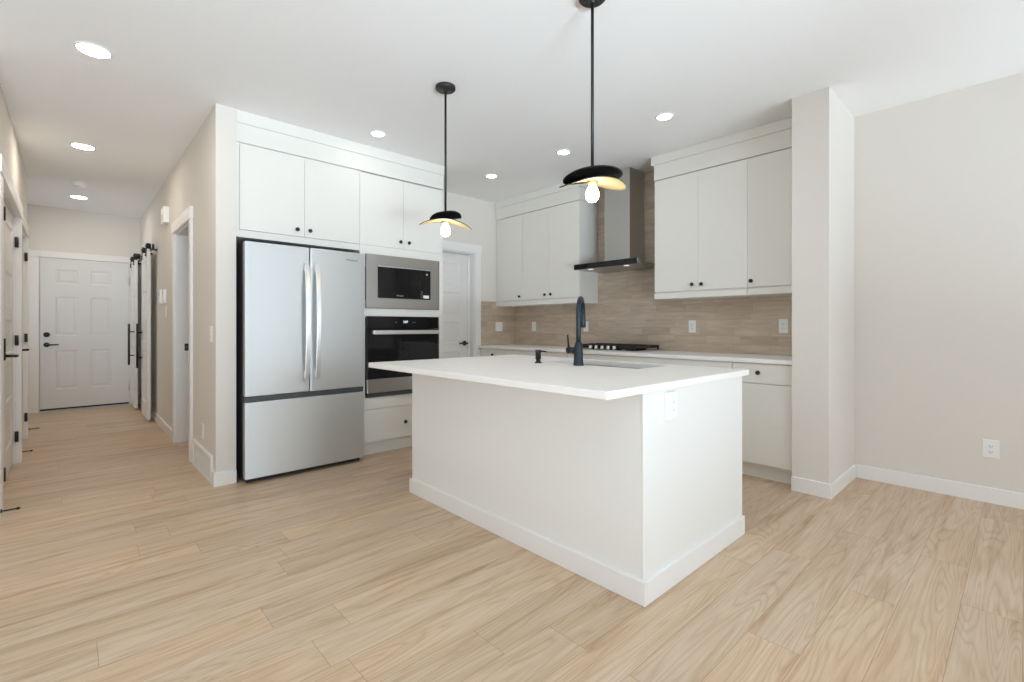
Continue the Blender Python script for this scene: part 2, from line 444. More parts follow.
# living room windows behind the camera, plus added side and entry windows for light
def window(n, axis, a0, a1, z0, z1, p0, p1, mull):
    mb = MB(); w = 0.06
    def bx(a, b, lo, hi):
        if axis == 'x': mb.box(a, b, p0, p1, lo, hi)
        else: mb.box(p0, p1, a, b, lo, hi)
    bx(a0, a0 + w, z0, z1); bx(a1 - w, a1, z0, z1); bx(a0 + w, a1 - w, z0, z0 + w); bx(a0 + w, a1 - w, z1 - w, z1)
    for k in range(1, mull):
        c = a0 + (a1 - a0) * k / mull; bx(c - w / 2, c + w / 2, z0 + w, z1 - w)
    o = struct('window_%d' % n, mb, M['trim'], ['white framed patio window', 'wide white framed window', 'added white framed side window for fill light', 'added white framed entry window for fill light'][n - 1])
    g = MB(); c = (p0 + p1) / 2
    if axis == 'x': g.box(a0 + w, a1 - w, c - 0.004, c + 0.004, z0 + w, z1 - w)
    else: g.box(c - 0.004, c + 0.004, a0 + w, a1 - w, z0 + w, z1 - w)
    g.build('pane', M['winglass'], o)
window(1, 'x', -1.55, 0.45, 0.02, 2.2, -3.30, -3.23, 2)
window(2, 'x', 1.55, 3.95, 0.45, 2.25, -3.30, -3.23, 3)
window(3, 'y', -0.75, 1.55, 0.55, 2.25, -2.30, -2.23, 2)  # unseen opening added for the side fill lamp
window(4, 'y', 7.5, 8.6, 0.9, 2.2, -1.69, -1.63, 1)  # unseen opening added so fill light reaches the hall

BT, BH = 0.015, 0.10           # baseboard thickness and height
def base(name, label, boxes):
    mb = MB()
    for b in boxes: mb.box(*b, 0, BH, 0.003)
    struct(name, mb, M['trim'], label)
base('baseboard_right', 'white baseboard along the right wall', [(XR - BT, XR, -3.2, 0.89 - BT)])
base('baseboard_wing', 'white baseboard around the wing wall', [(3.71 - BT, 3.71, 0.89 - BT, 1.117), (3.71, XR - BT, 0.89 - BT, 0.89)])
base('baseboard_hall_end', 'white baseboard at the end of the hall wall', [(XH - BT, XH + 0.13, YE - BT, YE), (XH - BT, XH, YE, 4.012)])
base('baseboard_hall_right', 'white baseboard along the hall wall', [(XH - BT, XH, 5.79, YB), (XH - BT, XH, 4.735, 4.79)])
base('baseboard_left', 'white baseboard between the closet doors', [(XL, XL + BT, 5.85, 5.955), (XL, XL + BT, 7.02, 7.22)])
base('baseboard_living', 'white baseboard of the living room', [(-2.2, XL, 4.075, 4.09), (-2.2, -2.185, -3.2, 4.075), (0.45, XR - BT, -3.2, -3.185)])

# casings
def casing(n, label, axis, face, sgn, a0, a1, top, w=0.088, t=0.02, depth=0.13, head=0.105, wl=None, wr=None):
    """door casing on a wall: axis along which the wall runs, face plane, sgn towards the viewer, opening a0..a1, and the jamb lining"""
    mb = MB(); wl = w if wl is None else wl; wr = w if wr is None else wr
    f0, f1 = sorted((face, face + sgn * t))
    j0, j1 = sorted((face, face - sgn * depth))
    h0, h1 = sorted((face, face + sgn * (t + 0.006)))
    def bx(a, b, lo, hi, d=(f0, f1)):
        if axis == 'x': mb.box(a, b, d[0], d[1], lo, hi, 0.002)
        else: mb.box(d[0], d[1], a, b, lo, hi, 0.002)
    bx(a0 - wl, a0, 0, top); bx(a1, a1 + wr, 0, top)
    bx(a0 - wl - 0.01, a1 + wr + 0.01, top, top + head, (h0, h1))
    bx(a0, a0 + 0.012, 0, top - 0.012, (j0, j1)); bx(a1 - 0.012, a1, 0, top - 0.012, (j0, j1)); bx(a0, a1, top - 0.012, top, (j0, j1))
    return struct('trim_%d' % n, mb, M['trim'], label)
casing(1, 'white casing around the pantry door', 'x', YP, -1, 2.885, 3.702, 2.055, depth=0.15)
casing(2, 'white casing around the open hall doorway', 'y', XH, -1, 4.88, 5.70, 2.06, w=0.08)
casing(3, 'white casing around the double closet doors', 'y', XL, 1, 4.285, 5.755, 2.06, wl=0.18, w=0.085, t=0.035, depth=0.12)
casing(4, 'white casing around the narrow closet door', 'y', XL, 1, 6.055, 6.915, 2.06, w=0.085, t=0.02, depth=0.12)
# entry door casing lies on the face of the end wall
mb = MB()
mb.box(-0.404, -0.30, YB - 0.02, YB, 0, 2.065, 0.002).box(0.632, 0.735, YB - 0.02, YB, 0, 2.065, 0.002).box(-0.414, 0.742, YB - 0.024, YB, 2.065, 2.15, 0.002)
struct('trim_5', mb, M['trim'], 'white casing around the entry door')

# ------------------------------------------------------------------ doors
def lever(parent, o, n, side, m, length=0.115, out=0.055):
    """rosette, neck and lever at point o on a face with outward normal n, the lever pointing along side"""
    o, n, s = Vector(o), Vector(n), Vector(side)
    mb = MB(); mb.lathe(o, n, [(0.031, 0), (0.031, 0.006), (0.026, 0.011)])
    mb.cyl(o + n * 0.010, o + n * out, 0.010)
    mb.tube([o + n * out - s * 0.012, o + n * out + s * 0.03, o + n * (out + 0.002) + s * length * 0.7, o + n * (out - 0.004) + s * length], [0.011, 0.0105, 0.009, 0.008])
    return mb.build('handle', m, parent)

def hinge(parent, o, m, axis, r=0.009, h=0.09, leaf=0.03):
    x, y, z = o; mb = MB(); mb.cyl((x, y, z - h / 2), (x, y, z + h / 2), r, n=14)
    if axis == 'y': mb.box(x - 0.004, x + 0.002, y - leaf, y + leaf, z - h / 2, z + h / 2)
    else: mb.box(x - leaf, x + leaf, y - 0.002, y + 0.004, z - h / 2, z + h / 2)
    return mb.build('hinge', m, parent)

def five_panels(z0, z1):
    rail, bot, top = 0.10, 0.20, 0.115
    ph = (z1 - z0 - bot - top - 4 * rail) / 5; zs = [z0, z0 + bot]
    for k in range(5):
        zs.append(zs[-1] + ph); zs.append(zs[-1] + (rail if k < 4 else top))
    return zs

# entry door: six raised panels, hinges at the right
us = [-0.292, -0.143, 0.080, 0.212, 0.432, 0.625]
zs = [0.045, 0.295, 0.822, 1.018, 1.545, 1.722, 1.912, 2.06]
o = MB().panel_face(lambda u, d, z: (u, YB - 0.012 + d, z), us, zs, {(1, 1), (3, 1), (1, 3), (3, 3), (1, 5), (3, 5)}, 0.010, 0.006, 0.014, raised=(0.012, 0.018, 0.002)).build('door_1', M['frontdoor'])
tag(o, 'white six panel entry door at the end of the hall', 'door', kind='structure')
lever(o, (-0.228, YB - 0.012, 0.90), (0, -1, 0), (1, 0, 0), M['black'])
MB().lathe((-0.228, YB - 0.012, 1.035), (0, -1, 0), [(0.033, 0), (0.033, 0.010), (0.024, 0.018), (0.001, 0.019)]).build('deadbolt', M['black'], o)
for z in (0.27, 1.10, 1.80): hinge(o, (0.629, YB - 0.022, z), M['silver'], 'x', 0.007, 0.10, 0.006)
MB().box(-0.30, 0.632, YB - 0.055, YB, 0, 0.020, 0.003).build('threshold', M['pale'], o)
MB().box(-0.292, 0.625, YB - 0.012, YB - 0.003, 0.024, 0.045).build('door_sweep', M['cavity'], o)

# pantry door
YD = 4.785
o = MB().panel_face(lambda u, d, z: (u, YD + d, z), [2.90, 3.03, 3.545, 3.687], five_panels(0.012, 2.04), {(1, k) for k in (1, 3, 5, 7, 9)}, 0.035, 0.008, 0.012).build('door_2', M['door'])
tag(o, 'white five panel pantry door beside the oven tower', 'door', kind='structure')
lever(o, (3.625, YD, 0.935), (0, -1, 0), (-1, 0, 0), M['black'])
struct('trim_6', MB().box(3.665, 3.690, YD - 0.022, YD - 0.002, 0, 2.04).box(2.897, 2.92, YD - 0.022, YD - 0.002, 0, 2.04), M['trim'], 'door stop beads of the pantry doorway')

# closet doors of the hall, hinged to open into it
def closet_door(n, y0, y1, hinge_y, label, lever_y=None, lever_side=-1):
    o = MB().panel_face(lambda u, d, z: (XL - 0.012 - d, u, z), [y0, y0 + 0.10, y1 - 0.10, y1], five_panels(0.012, 2.045), {(1, k) for k in (1, 3, 5, 7, 9)}, 0.035, 0.008, 0.012).build('door_%d' % n, M['door'])
    tag(o, label, 'door', kind='structure')
    for z in (0.225, 1.03, 1.85): hinge(o, (XL + (0.030 if n == 3 else 0.008), hinge_y, z), M['black'], 'y', 0.012, 0.085, 0.018)
    if lever_y is not None: lever(o, (XL - 0.012, lever_y, 0.935), (1, 0, 0), (0, lever_side, 0), M['black'], 0.10, 0.065)
closet_door(3, 4.300, 5.017, 4.322, 'near leaf of the double closet doors', 4.955, -1)
closet_door(4, 5.023, 5.740, 5.737, 'far leaf of the double closet doors')
closet_door(5, 6.070, 6.900, 6.897, 'narrow closet door beside the entry', 6.135, 1)

# barn doors on a rail
def barn_door(n, x0, y0, y1, hx, hy, label):
    x1 = x0 + 0.030
    o = MB().panel_face(lambda u, d, z: (x0 + d, u, z), [y0, y0 + 0.09, y1 - 0.09, y1], five_panels(0.03, 2.05), {(1, k) for k in (1, 3, 5, 7, 9)}, x1 - x0, 0.007, 0.012).build('door_%d' % n, M['door'])
    tag(o, label, 'sliding door', kind='structure')
    h = MB().cyl((hx, hy, 0.62), (hx, hy, 1.18), 0.0125)
    for z in (0.75, 1.07): h.cyl((hx + 0.006, hy, z), (x0, hy, z), 0.008)
    h.build('handle', M['black'], o)
    for y in (y0 + 0.09, y1 - 0.09):
        s = MB(); s.box(x0 - 0.006, x0 - 0.0005, y - 0.022, y + 0.022, 1.985, 2.125, 0.002)
        s.lathe((x0, y, 2.112), (1, 0, 0), [(0.014, -0.012), (0.014, -0.006), (0.034, -0.004), (0.036, 0.004), (0.034, 0.714 - x0), (0.014, 0.716 - x0)])
        for z in (2.00, 2.03): s.lathe((x0 - 0.006, y, z), (-1, 0, 0), [(0.011, 0), (0.011, 0.006), (0.004, 0.009)])
        s.build('hanger', M['black'], o)
barn_door(6, 0.672, 7.09, 7.70, 0.622, 7.615, 'near leaf of the white barn doors in the hall')
barn_door(7, 0.646, 8.235, 8.845, 0.588, 8.305, 'far leaf of the white barn doors in the hall')
rail = MB().box(0.706, 0.714, 6.97, 8.86, 2.045, 2.075, 0.001)
for y in (7.06, 7.50, 7.95, 8.40, 8.80): rail.cyl((0.714, y, 2.06), (XH, y, 2.06), 0.011, n=14)
for y in (6.985, 8.85): rail.box(0.704, 0.730, y - 0.010, y + 0.010, 2.04, 2.115, 0.002)
tag(rail.build('barn_door_rail', M['black'], loc=(0.74, 7.9, 2.06)), 'long black rail carrying the barn doors along the hall wall', 'rail')

# strike plate of the open doorway
st = thing('strike_plate', 'small black strike plate on the jamb of the open hall doorway', 'latch plate', (0.855, 5.688, 0.95))
MB().box(0.835, 0.868, 5.6855, 5.688, 0.905, 0.975, 0.001).build('plate', M['black'], st)
MB().box(0.845, 0.858, 5.6845, 5.6855, 0.925, 0.955).build('lip', M['slot'], st)

# spring door stops on the left
def door_stop(loc, label):
    t = thing('door_stop', label, 'door stop', loc, 0, 'black door stops along the hall')
    MB().lathe((0, 0, 0), (1, 0, 0), [(0.012, 0), (0.012, 0.004), (0.0055, 0.007)], 16).build('mount', M['black'], t, local=True)
    n = 90
    pts = [Vector((0.006 + 0.062 * i / n, 0.0042 * math.cos(i * 0.9), 0.0042 * math.sin(i * 0.9))) for i in range(n)]
    MB().tube(pts, 0.0016, 6).cyl((0.006, 0, 0), (0.068, 0, 0), 0.0025, n=8).build('spring', M['black'], t, local=True)
    MB().lathe((0.066, 0, 0), (1, 0, 0), [(0.006, 0), (0.0075, 0.003), (0.0075, 0.012), (0.005, 0.015)], 16).build('tip', M['black'], t, local=True)
    return t
ds = door_stop((-0.300, 4.10, 0.06), 'black spring door stop nearest the camera by the double closet doors')
dup(ds, (XL + BT, 5.915, 0.06), label='black spring door stop on the baseboard between the two closet doorways')
dup(ds, (XL + BT, 7.16, 0.06), label='black spring door stop farthest down the hall beside the entry door')

# ------------------------------------------------------------------ wall plates and other small fittings (built facing -y, then turned)
def outlet_parts(t, w=0.072, h=0.118, gangs=('outlet',)):
    MB().box(-w / 2, w / 2, -0.006, 0, -h / 2, h / 2, 0.003).build('plate', M['plastic'], t, local=True)
    n = len(gangs)
    for k, g in enumerate(gangs):
        cx = (k - (n - 1) / 2) * 0.046
        if g == 'outlet':
            MB().box(cx - 0.0165, cx + 0.0165, -0.008, -0.006, -0.033, 0.033, 0.001).build('receptacle', M['plastic'], t, local=True)
            s = MB()
            for z in (-0.018, 0.018):
                s.box(cx - 0.0075, cx - 0.0050, -0.0086, -0.008, z - 0.005, z + 0.005)
                s.box(cx + 0.0050, cx + 0.0075, -0.0086, -0.008, z - 0.004, z + 0.004)
                s.lathe((cx, -0.008, z - 0.009), (0, -1, 0), [(0.0024, 0), (0.0024, 0.0006)], 10)
            s.build('slots', M['slot'], t, local=True)
        else:
            MB().prism([(cx - 0.0165, -0.006, -0.033), (cx - 0.0165, -0.006, 0.033), (cx - 0.0165, -0.0085, 0.033), (cx - 0.0165, -0.0115, 0), (cx - 0.0165, -0.0085, -0.033)], (0.033, 0, 0)).build('rocker', M['plastic'], t, local=True)
RX = -math.pi / 2        # turns a plate to face -x
def plate(name, label, cat, loc, rz, group=None, **kw):
    t = thing(name, label, cat, loc, rz, group); outlet_parts(t, **kw); return t
TF = 4.377               # face of the tiles on the cooking wall
OG = 'white outlets on the backsplash'
o1 = plate('wall_outlet', 'white outlet on the tan tiles under the upper cabinets, between pantry corner and faucet', 'outlet', (TF, 4.302, 1.145), RX, OG)
dup(o1, (TF, 3.46, 1.145), label='white outlet on the tan tiles just behind the faucet spout')
dup(o1, (TF, 2.176, 1.145), label='white outlet on the tan tiles just right of the cooktop, below the double door cabinet')
dup(o1, (TF, 1.378, 1.15), label='white outlet on the tan tiles beside the wing wall')
plate('light_switch', 'white double switch on the tiles beside the pantry door casing', 'switch', (4.10, YP - 0.008, 1.143), 0, w=0.118, gangs=('rocker', 'rocker'))
plate('wall_outlet', 'white outlet low on the plain right wall above the baseboard', 'outlet', (XR, 0.155, 0.352), RX, w=0.078)
plate('light_switch', 'white rocker switch on the hall wall beside the refrigerator corner', 'switch', (XH, 4.085, 1.09), RX)
plate('wall_outlet', 'white outlet above the return air grille on the hall wall', 'outlet', (XH, 4.38, 0.325), RX)
plate('light_switch', 'white switch below the two thermostats on the hall wall', 'switch', (XH, 6.33, 1.305), RX)
def wall_box(name, label, cat, loc, w, d, h, feat):
    t = thing(name, label, cat, loc, RX)
    MB().box(-w / 2, w / 2, -d, 0, -h / 2, h / 2, 0.006, 3).build('housing', M['plastic'], t, local=True)
    if feat == 'screen':
        MB().box(-w * 0.3, w * 0.3, -d - 0.001, -d, 0.01, h * 0.36).build('screen', M['pale'], t, local=True)
        MB().box(-w * 0.25, w * 0.25, -d - 0.003, -d, -h * 0.36, -h * 0.2, 0.001).build('button', M['plastic'], t, local=True)
    else:
        g = MB()
        for k in range(5): g.box(-w * 0.33, w * 0.33, -d - 0.001, -d, -0.05 + k * 0.014, -0.045 + k * 0.014)
        g.build('grille', M['pale'], t, local=True)
wall_box('thermostat', 'white thermostat on the hall wall, the one nearer the barn doors', 'thermostat', (XH, 6.66, 1.48), 0.10, 0.028, 0.16, 'screen')
wall_box('thermostat', 'white thermostat on the hall wall, the one nearer the open doorway', 'thermostat', (XH, 6.36, 1.47), 0.10, 0.028, 0.15, 'screen')
wall_box('door_chime', 'white door chime box high on the hall wall above the doorway', 'chime', (XH, 6.22, 2.32), 0.19, 0.05, 0.17, 'grille')

# return air grille
g = thing('return_air_grille', 'white return air grille low on the hall wall beside the refrigerator corner', 'vent', (XH, 4.375, 0))
y0, y1, x0, x1, zt = 4.016, 4.733, XH - 0.018, XH, 0.205
MB().box(x0, x1, y0, y0 + 0.03, 0, zt, 0.003).box(x0, x1, y1 - 0.03, y1, 0, zt, 0.003).box(x0, x1, y0 + 0.03, y1 - 0.03, zt - 0.028, zt, 0.003).box(x0, x1, y0 + 0.03, y1 - 0.03, 0, 0.02, 0.003).build('frame', M['trim'], g)
lv = MB()
for k in range(13):
    z = 0.024 + k * 0.0118
    lv.prism([(x0 + 0.006, y0 + 0.03, z), (x1 - 0.004, y0 + 0.03, z + 0.008), (x1 - 0.004, y0 + 0.03, z + 0.0105), (x0 + 0.006, y0 + 0.03, z + 0.0045)], (0, y1 - y0 - 0.06, 0))
lv.build('louvres', M['trim'], g)
MB().box(x1 - 0.003, x1, y0 + 0.03, y1 - 0.03, 0.02, zt - 0.028).build('backing', M['pale'], g)

# ------------------------------------------------------------------ cabinets
def knob(parent, o, n, r=0.016):
    MB().lathe(o, n, [(0.006, 0), (0.006, 0.012), (r, 0.016), (r, 0.022), (r * 0.8, 0.026), (0.001, 0.027)], 20).build('knob', M['black'], parent)

G = 0.0010   # half of the reveal between two fronts
# run with the refrigerator: fronts face -y at y = 3.965
YF, YBX = 3.965, 3.984
NY = (0, -1, 0)
def front_y(parent, name, x0, x1, z0, z1, kn=None, m=None):
    d = MB().box(x0 + G, x1 - G, YF, YBX - 0.001, z0 + G, z1 - G, 0.0015).build(name, m or M['cab'], parent)
    if kn: knob(d, (kn[0], YF, kn[1]), NY)
    return d
c = thing('upper_cabinet', 'white two door cabinet above the refrigerator', 'cabinet', (1.38, 4.3, 1.811), group='white wall cabinets')
MB().box(0.897, 1.858, YBX, YP - 0.003, 1.868, 2.515).build('cabinet_box', M['cab'], c)
MB().box(0.897, 0.9205, YF + 0.003, YBX, 1.812, 2.515, 0.001).box(0.9205, 1.858, YF + 0.003, YP - 0.01, 1.812, 1.866, 0.001).build('filler_rail', M['cab'], c)
front_y(c, 'door', 0.9215, 1.390, 1.868, 2.498, (1.331, 1.921))
front_y(c, 'door', 1.390, 1.8595, 1.868, 2.498, (1.430, 1.922))

c = thing('oven_tower', 'tall white cabinet holding the microwave and wall oven', 'cabinet', (2.30, 4.3, 0))
X0, X1 = 1.860, 2.736
bx = MB().box(X0, X0 + 0.02, YBX, YP - 0.003, 0.10, 2.515).box(X1 - 0.02, X1, YBX, YP - 0.003, 0.0, 2.515)
bx.box(X0 + 0.02, X1 - 0.02, YP - 0.02, YP - 0.003, 0.10, 2.515)
for z in (0.112, 0.46, 1.266, 1.83, 2.49): bx.box(X0 + 0.02, X1 - 0.02, YBX + 0.002, YP - 0.02, z, z + 0.02)
bx.build('cabinet_box', M['cab'], c)
fr = MB()
for (a, b, z0, z1) in ((X0, 1.910, 0.408, 1.868), (2.692, X1, 0.408, 1.868), (1.910, 2.692, 1.792, 1.868), (1.910, 2.692, 1.238, 1.308), (1.910, 2.692, 0.408, 0.512)):
    fr.box(a, b, YF + 0.002, YBX - 0.001, z0, z1)
fr.build('face_frame', M['cab'], c)
front_y(c, 'door', 1.8605, 2.290, 1.868, 2.498, (2.254, 1.931))
front_y(c, 'door', 2.290, 2.732, 1.868, 2.498, (2.344, 1.931))
front_y(c, 'drawer', 1.862, 2.734, 0.112, 0.406, (2.304, 0.255))
MB().box(X0, X1, YF + 0.035, YF + 0.055, 0, 0.105).build('toe_kick', M['cab'], c)

mb = MB().box(0.897, 2.740, YF - 0.002, YP - 0.003, 2.5165, 2.655, 0.001).box(0.897, 2.752, YF - 0.014, YP - 0.003, 2.6555, CL, 0.002)
struct('trim_7', mb, M['cab'], 'white fascia and crown above the refrigerator run')

# cooking wall: fronts face -x
NX = (-1, 0, 0)
def front_x(parent, name, xf, y0, y1, z0, z1, kn=None):
    d = MB().box(xf, xf + 0.018, y0 + G, y1 - G, z0 + G, z1 - G, 0.0015).build(name, M['cab'], parent)
    if kn: knob(d, (xf, kn[0], kn[1]), NX)
    return d
XU = 4.05
def upper(y0, y1, splits, knobs, label, side0=False, side1=False):
    c = thing('upper_cabinet', label, 'cabinet', (4.21, (y0 + y1) / 2, 1.40), group='white wall cabinets')
    MB().box(XU + 0.019, 4.376, y0, y1, 1.456, 2.520, 0.001).build('cabinet_box', M['cab'], c)
    MB().box(XU - 0.004, 4.376, y0 + (0.004 if side0 else 0), y1, 1.402, 1.4545, 0.002).build('light_rail', M['cab'], c)
    for k in range(len(splits) - 1): front_x(c, 'door', XU, splits[k], splits[k + 1], 1.466, 2.515, knobs[k])
    return c
upper(4.179, 4.672, [4.179, 4.594], [(4.223, 1.512)], 'white single door wall cabinet in the pantry corner')
upper(3.291, 4.178, [3.291, 3.740, 4.178], [(3.703, 1.514), (3.795, 1.513)], 'white double door wall cabinet left of the range hood')
upper(1.543, 2.387, [1.543, 1.961, 2.386], [(1.925, 1.517), (2.010, 1.519)], 'white double door wall cabinet right of the range hood', True)
upper(1.119, 1.5428, [1.119, 1.543], [(1.512, 1.515)], 'white single door wall cabinet against the wing wall')
mb = MB().box(XU - 0.003, 4.376, 3.288, YP - 0.01, 2.5215, 2.6635, 0.001).box(XU - 0.015, 4.376, 3.265, YP - 0.01, 2.664, CL, 0.002)
struct('trim_8', mb, M['cab'], 'white fascia and crown left of the range hood')
mb = MB().box(XU - 0.003, 4.376, 1.119, 2.391, 2.5215, 2.6635, 0.001).box(XU - 0.015, 4.376, 1.119, 2.415, 2.664, CL, 0.002)
struct('trim_9', mb, M['cab'], 'white fascia and crown right of the range hood')

CT, CU = 0.906, 0.874          # counter top and underside
XB = 3.77
def base_unit(y0, y1, label, fronts):
    c = thing('base_cabinet', label, 'cabinet', (4.08, (y0 + y1) / 2, 0), group='white base cabinets under the tiled wall')
    MB().box(XB + 0.019, 4.386, y0 + 0.001, y1 - 0.001, 0.108, CU - 0.001).build('cabinet_box', M['cab'], c)
    for (n, a, b, z0, z1, kn) in fronts: front_x(c, n, XB, a, b, z0, z1, kn)
    MB().box(XB + 0.068, XB + 0.085, y0 + 0.001, y1 - 0.001, 0, 0.108).build('toe_kick', M['cab'], c)
def drawer_doors(y0, y1, kl):
    out = [('drawer', y0, y1, 0.722, CU - 0.006, ((y0 + y1) / 2, 0.802)), ('door', y0, y1, 0.118, 0.718, (kl, 0.665))]
    return out
base_unit(1.119, 1.552, 'white base cabinet beside the wing wall, drawer over door', [('drawer', 1.125, 1.550, 0.722, CU - 0.006, (1.357, 0.802)), ('door', 1.125, 1.550, 0.118, 0.718, (1.50, 0.665))])
base_unit(1.553, 2.460, 'white base cabinet right of the cooktop', [('drawer', 1.554, 2.459, 0.722, CU - 0.006, (2.006, 0.802)), ('door', 1.554, 2.006, 0.118, 0.718, (1.96, 0.665)), ('door', 2.006, 2.459, 0.118, 0.718, (2.05, 0.665))])
base_unit(2.461, 3.222, 'white base cabinet directly under the cooktop', [('drawer', 2.462, 3.221, 0.722, CU - 0.006, None), ('drawer', 2.462, 3.221, 0.424, 0.718, (2.841, 0.64)), ('drawer', 2.462, 3.221, 0.118, 0.420, (2.841, 0.34))])
base_unit(3.223, 4.128, 'white base cabinet left of the cooktop', [('drawer', 3.224, 4.127, 0.722, CU - 0.006, (3.675, 0.802)), ('door', 3.224, 3.675, 0.118, 0.718, (3.63, 0.665)), ('door', 3.675, 4.127, 0.118, 0.718, (3.72, 0.665))])
base_unit(4.129, 4.676, 'white base cabinet in the pantry corner', [('drawer', 4.13, 4.635, 0.722, CU - 0.006, (4.40, 0.802)), ('door', 4.13, 4.635, 0.118, 0.718, (4.18, 0.665))])
ctop = MB().box(3.745, 4.376, 1.119, 4.671, CU, CT, 0.003).build('countertop', M['quartz'], loc=(4.06, 2.9, CU))
tag(ctop, 'white quartz countertop along the tiled wall', 'countertop')
bs = MB().box(TF, XR - 0.0005, 1.1175, YP - 0.0005, CT + 0.0005, 1.402).box(TF, XR - 0.0005, 2.389, 3.289, 1.402, CL - 0.0005).box(3.802, TF, YP - 0.008, YP - 0.0005, CT + 0.0005, 1.465)
tag(bs.build('wall_backsplash', M['tile']), 'tan subway tile backsplash behind the cooktop', kind='structure')

# ------------------------------------------------------------------ refrigerator
f = thing('refrigerator', 'stainless french door refrigerator with bottom freezer drawer', 'refrigerator', (1.383, 4.2, 0))
FX0, FX1, FY = 0.925, 1.838, 3.83
MB().box(FX0 + 0.006, FX1 - 0.006, FY + 0.075, 4.60, 0.03, 1.755, 0.004).build('body', M['darkgrey'], f)
for x in (FX0 + 0.07, FX1 - 0.07): MB().box(x - 0.05, x + 0.05, FY + 0.07, FY + 0.16, 1.756, 1.775, 0.004).build('hinge_cover', M['cavity'], f)
MB().box(FX0 + 0.02, FX1 - 0.02, FY + 0.05, FY + 0.10, 0.004, 0.036).build('toe_grille', M['cavity'], f)
for x in (FX0 + 0.06, FX1 - 0.06):
    for y in (FY + 0.12, 4.54): MB().cyl((x, y, 0), (x, y, 0.03), 0.018, n=14).build('foot', M['cavity'], f)
for x0, x1, hx in ((FX0, 1.3815, 1.352), (1.3865, FX1, 1.434)):
    d = MB().box(x0, x1, FY, FY + 0.066, 0.636, 1.766, 0.007, 3).build('door', M['steel'], f)
    pts = [Vector((hx, FY - 0.058 + 0.030 * (2 * t - 1) ** 2, 0.735 + 0.905 * t)) for t in [i / 24 for i in range(25)]]
    h = MB().ribbon(pts, (1, 0, 0), 0.034, (0, 1, 0), 0.014)
    for z in (0.775, 1.600): h.box(hx - 0.012, hx + 0.012, FY - 0.035, FY, z - 0.02, z + 0.02)
    h.build('handle', M['chrome'], d, bevel=0.003)
    if x0 > 1.2: DOOR_R = d
d = MB().box(FX0, FX1, FY, FY + 0.066, 0.035, 0.592, 0.007, 3).build('freezer_drawer', M['steel'], f)
MB().box(FX0 + 0.004, FX1 - 0.004, FY + 0.012, FY + 0.066, 0.593, 0.634, 0.002).build('recessed_grip', M['darkgrey'], f)
MB().box(1.3825, 1.3855, FY + 0.02, FY + 0.066, 0.636, 1.766).build('gasket', M['cavity'], f)

def text(name, s, loc, size, m, parent, rx=math.pi / 2, rz=0.0, ext=0.0004, sx=1.0):
    cu = bpy.data.curves.new(name, 'FONT'); cu.body = s; cu.size = size; cu.extrude = ext; cu.align_x = 'CENTER'; cu.align_y = 'CENTER'
    tmp = bpy.data.objects.new(name, cu); C.objects.link(tmp)
    me = bpy.data.meshes.new_from_object(tmp.evaluated_get(bpy.context.evaluated_depsgraph_get()))
    bpy.data.objects.remove(tmp)
    me.name = name; me.materials.clear(); me.materials.append(m)
    o = bpy.data.objects.new(name, me); C.objects.link(o); o.parent = parent
    o.location = Vector(loc) - ORIG[parent.name]; o.rotation_euler = (rx, 0, rz); o.scale = (sx, 1, 1)
    return o
text('logo', 'Whirlpool', (1.727, FY - 0.0006, 1.699), 0.024, M['mark'], DOOR_R)

# ------------------------------------------------------------------ microwave with trim kit
m_ = thing('microwave', 'built in microwave with stainless trim above the wall oven', 'microwave', (2.30, 4.1, 1.308))
YM = YF - 0.018
mb = MB(); x0, x1, z0, z1 = 1.914, 2.668, 1.312, 1.789; a0, a1, b0, b1 = 2.020, 2.578, 1.402, 1.700
for q in ((x0, a0, z0, z1), (a1, x1, z0, z1), (a0, a1, z0, b0), (a0, a1, b1, z1)): mb.box(q[0], q[1], YM, YF + 0.001, q[2], q[3])
mb.build('trim_kit', M['steel_h'], m_)
MB().box(a0 + 0.002, a1 - 0.002, YM + 0.006, YBX + 0.40, b0 + 0.002, b1 - 0.002).build('oven_box', M['cavity'], m_)
dd = MB().box(a0 + 0.004, a1 - 0.125, YM - 0.004, YM + 0.005, b0 + 0.004, b1 - 0.018, 0.002).build('door', M['glass'], m_)
MB().box(a0 + 0.05, a1 - 0.19, YM - 0.0046, YM - 0.004, b0 + 0.06, b1 - 0.05).build('door_window', M['glass'], dd)
MB().box(a0 + 0.004, a1 - 0.004, YM - 0.006, YM + 0.005, b1 - 0.016, b1 - 0.004, 0.001).build('door_trim', M['chrome'], m_)
cp = MB().box(a1 - 0.123, a1 - 0.004, YM - 0.004, YM + 0.005, b0 + 0.004, b1 - 0.018, 0.002).build('control_panel', M['glass'], m_)
MB().lathe((a1 - 0.045, YM - 0.004, b1 - 0.055), NY, [(0.009, 0), (0.009, 0.0012), (0.001, 0.0014)], 18).build('button', M['pale'], cp)
MB().box(a1 - 0.085, a1 - 0.022, YM - 0.0052, YM - 0.004, b0 + 0.014, b0 + 0.042).build('label_sticker', M['plastic'], cp)
text('logo', 'Whirlpool', (2.24, YM - 0.0046, b0 + 0.028), 0.017, M['pale'], dd)
tx = MB()
for k in range(5): tx.box(a1 - 0.118, a1 - 0.092 + 0.006 * (k % 2), YM - 0.0046, YM - 0.004, b0 + 0.02 + k * 0.014, b0 + 0.024 + k * 0.014)
tx.build('key_legend', M['mark'], cp)

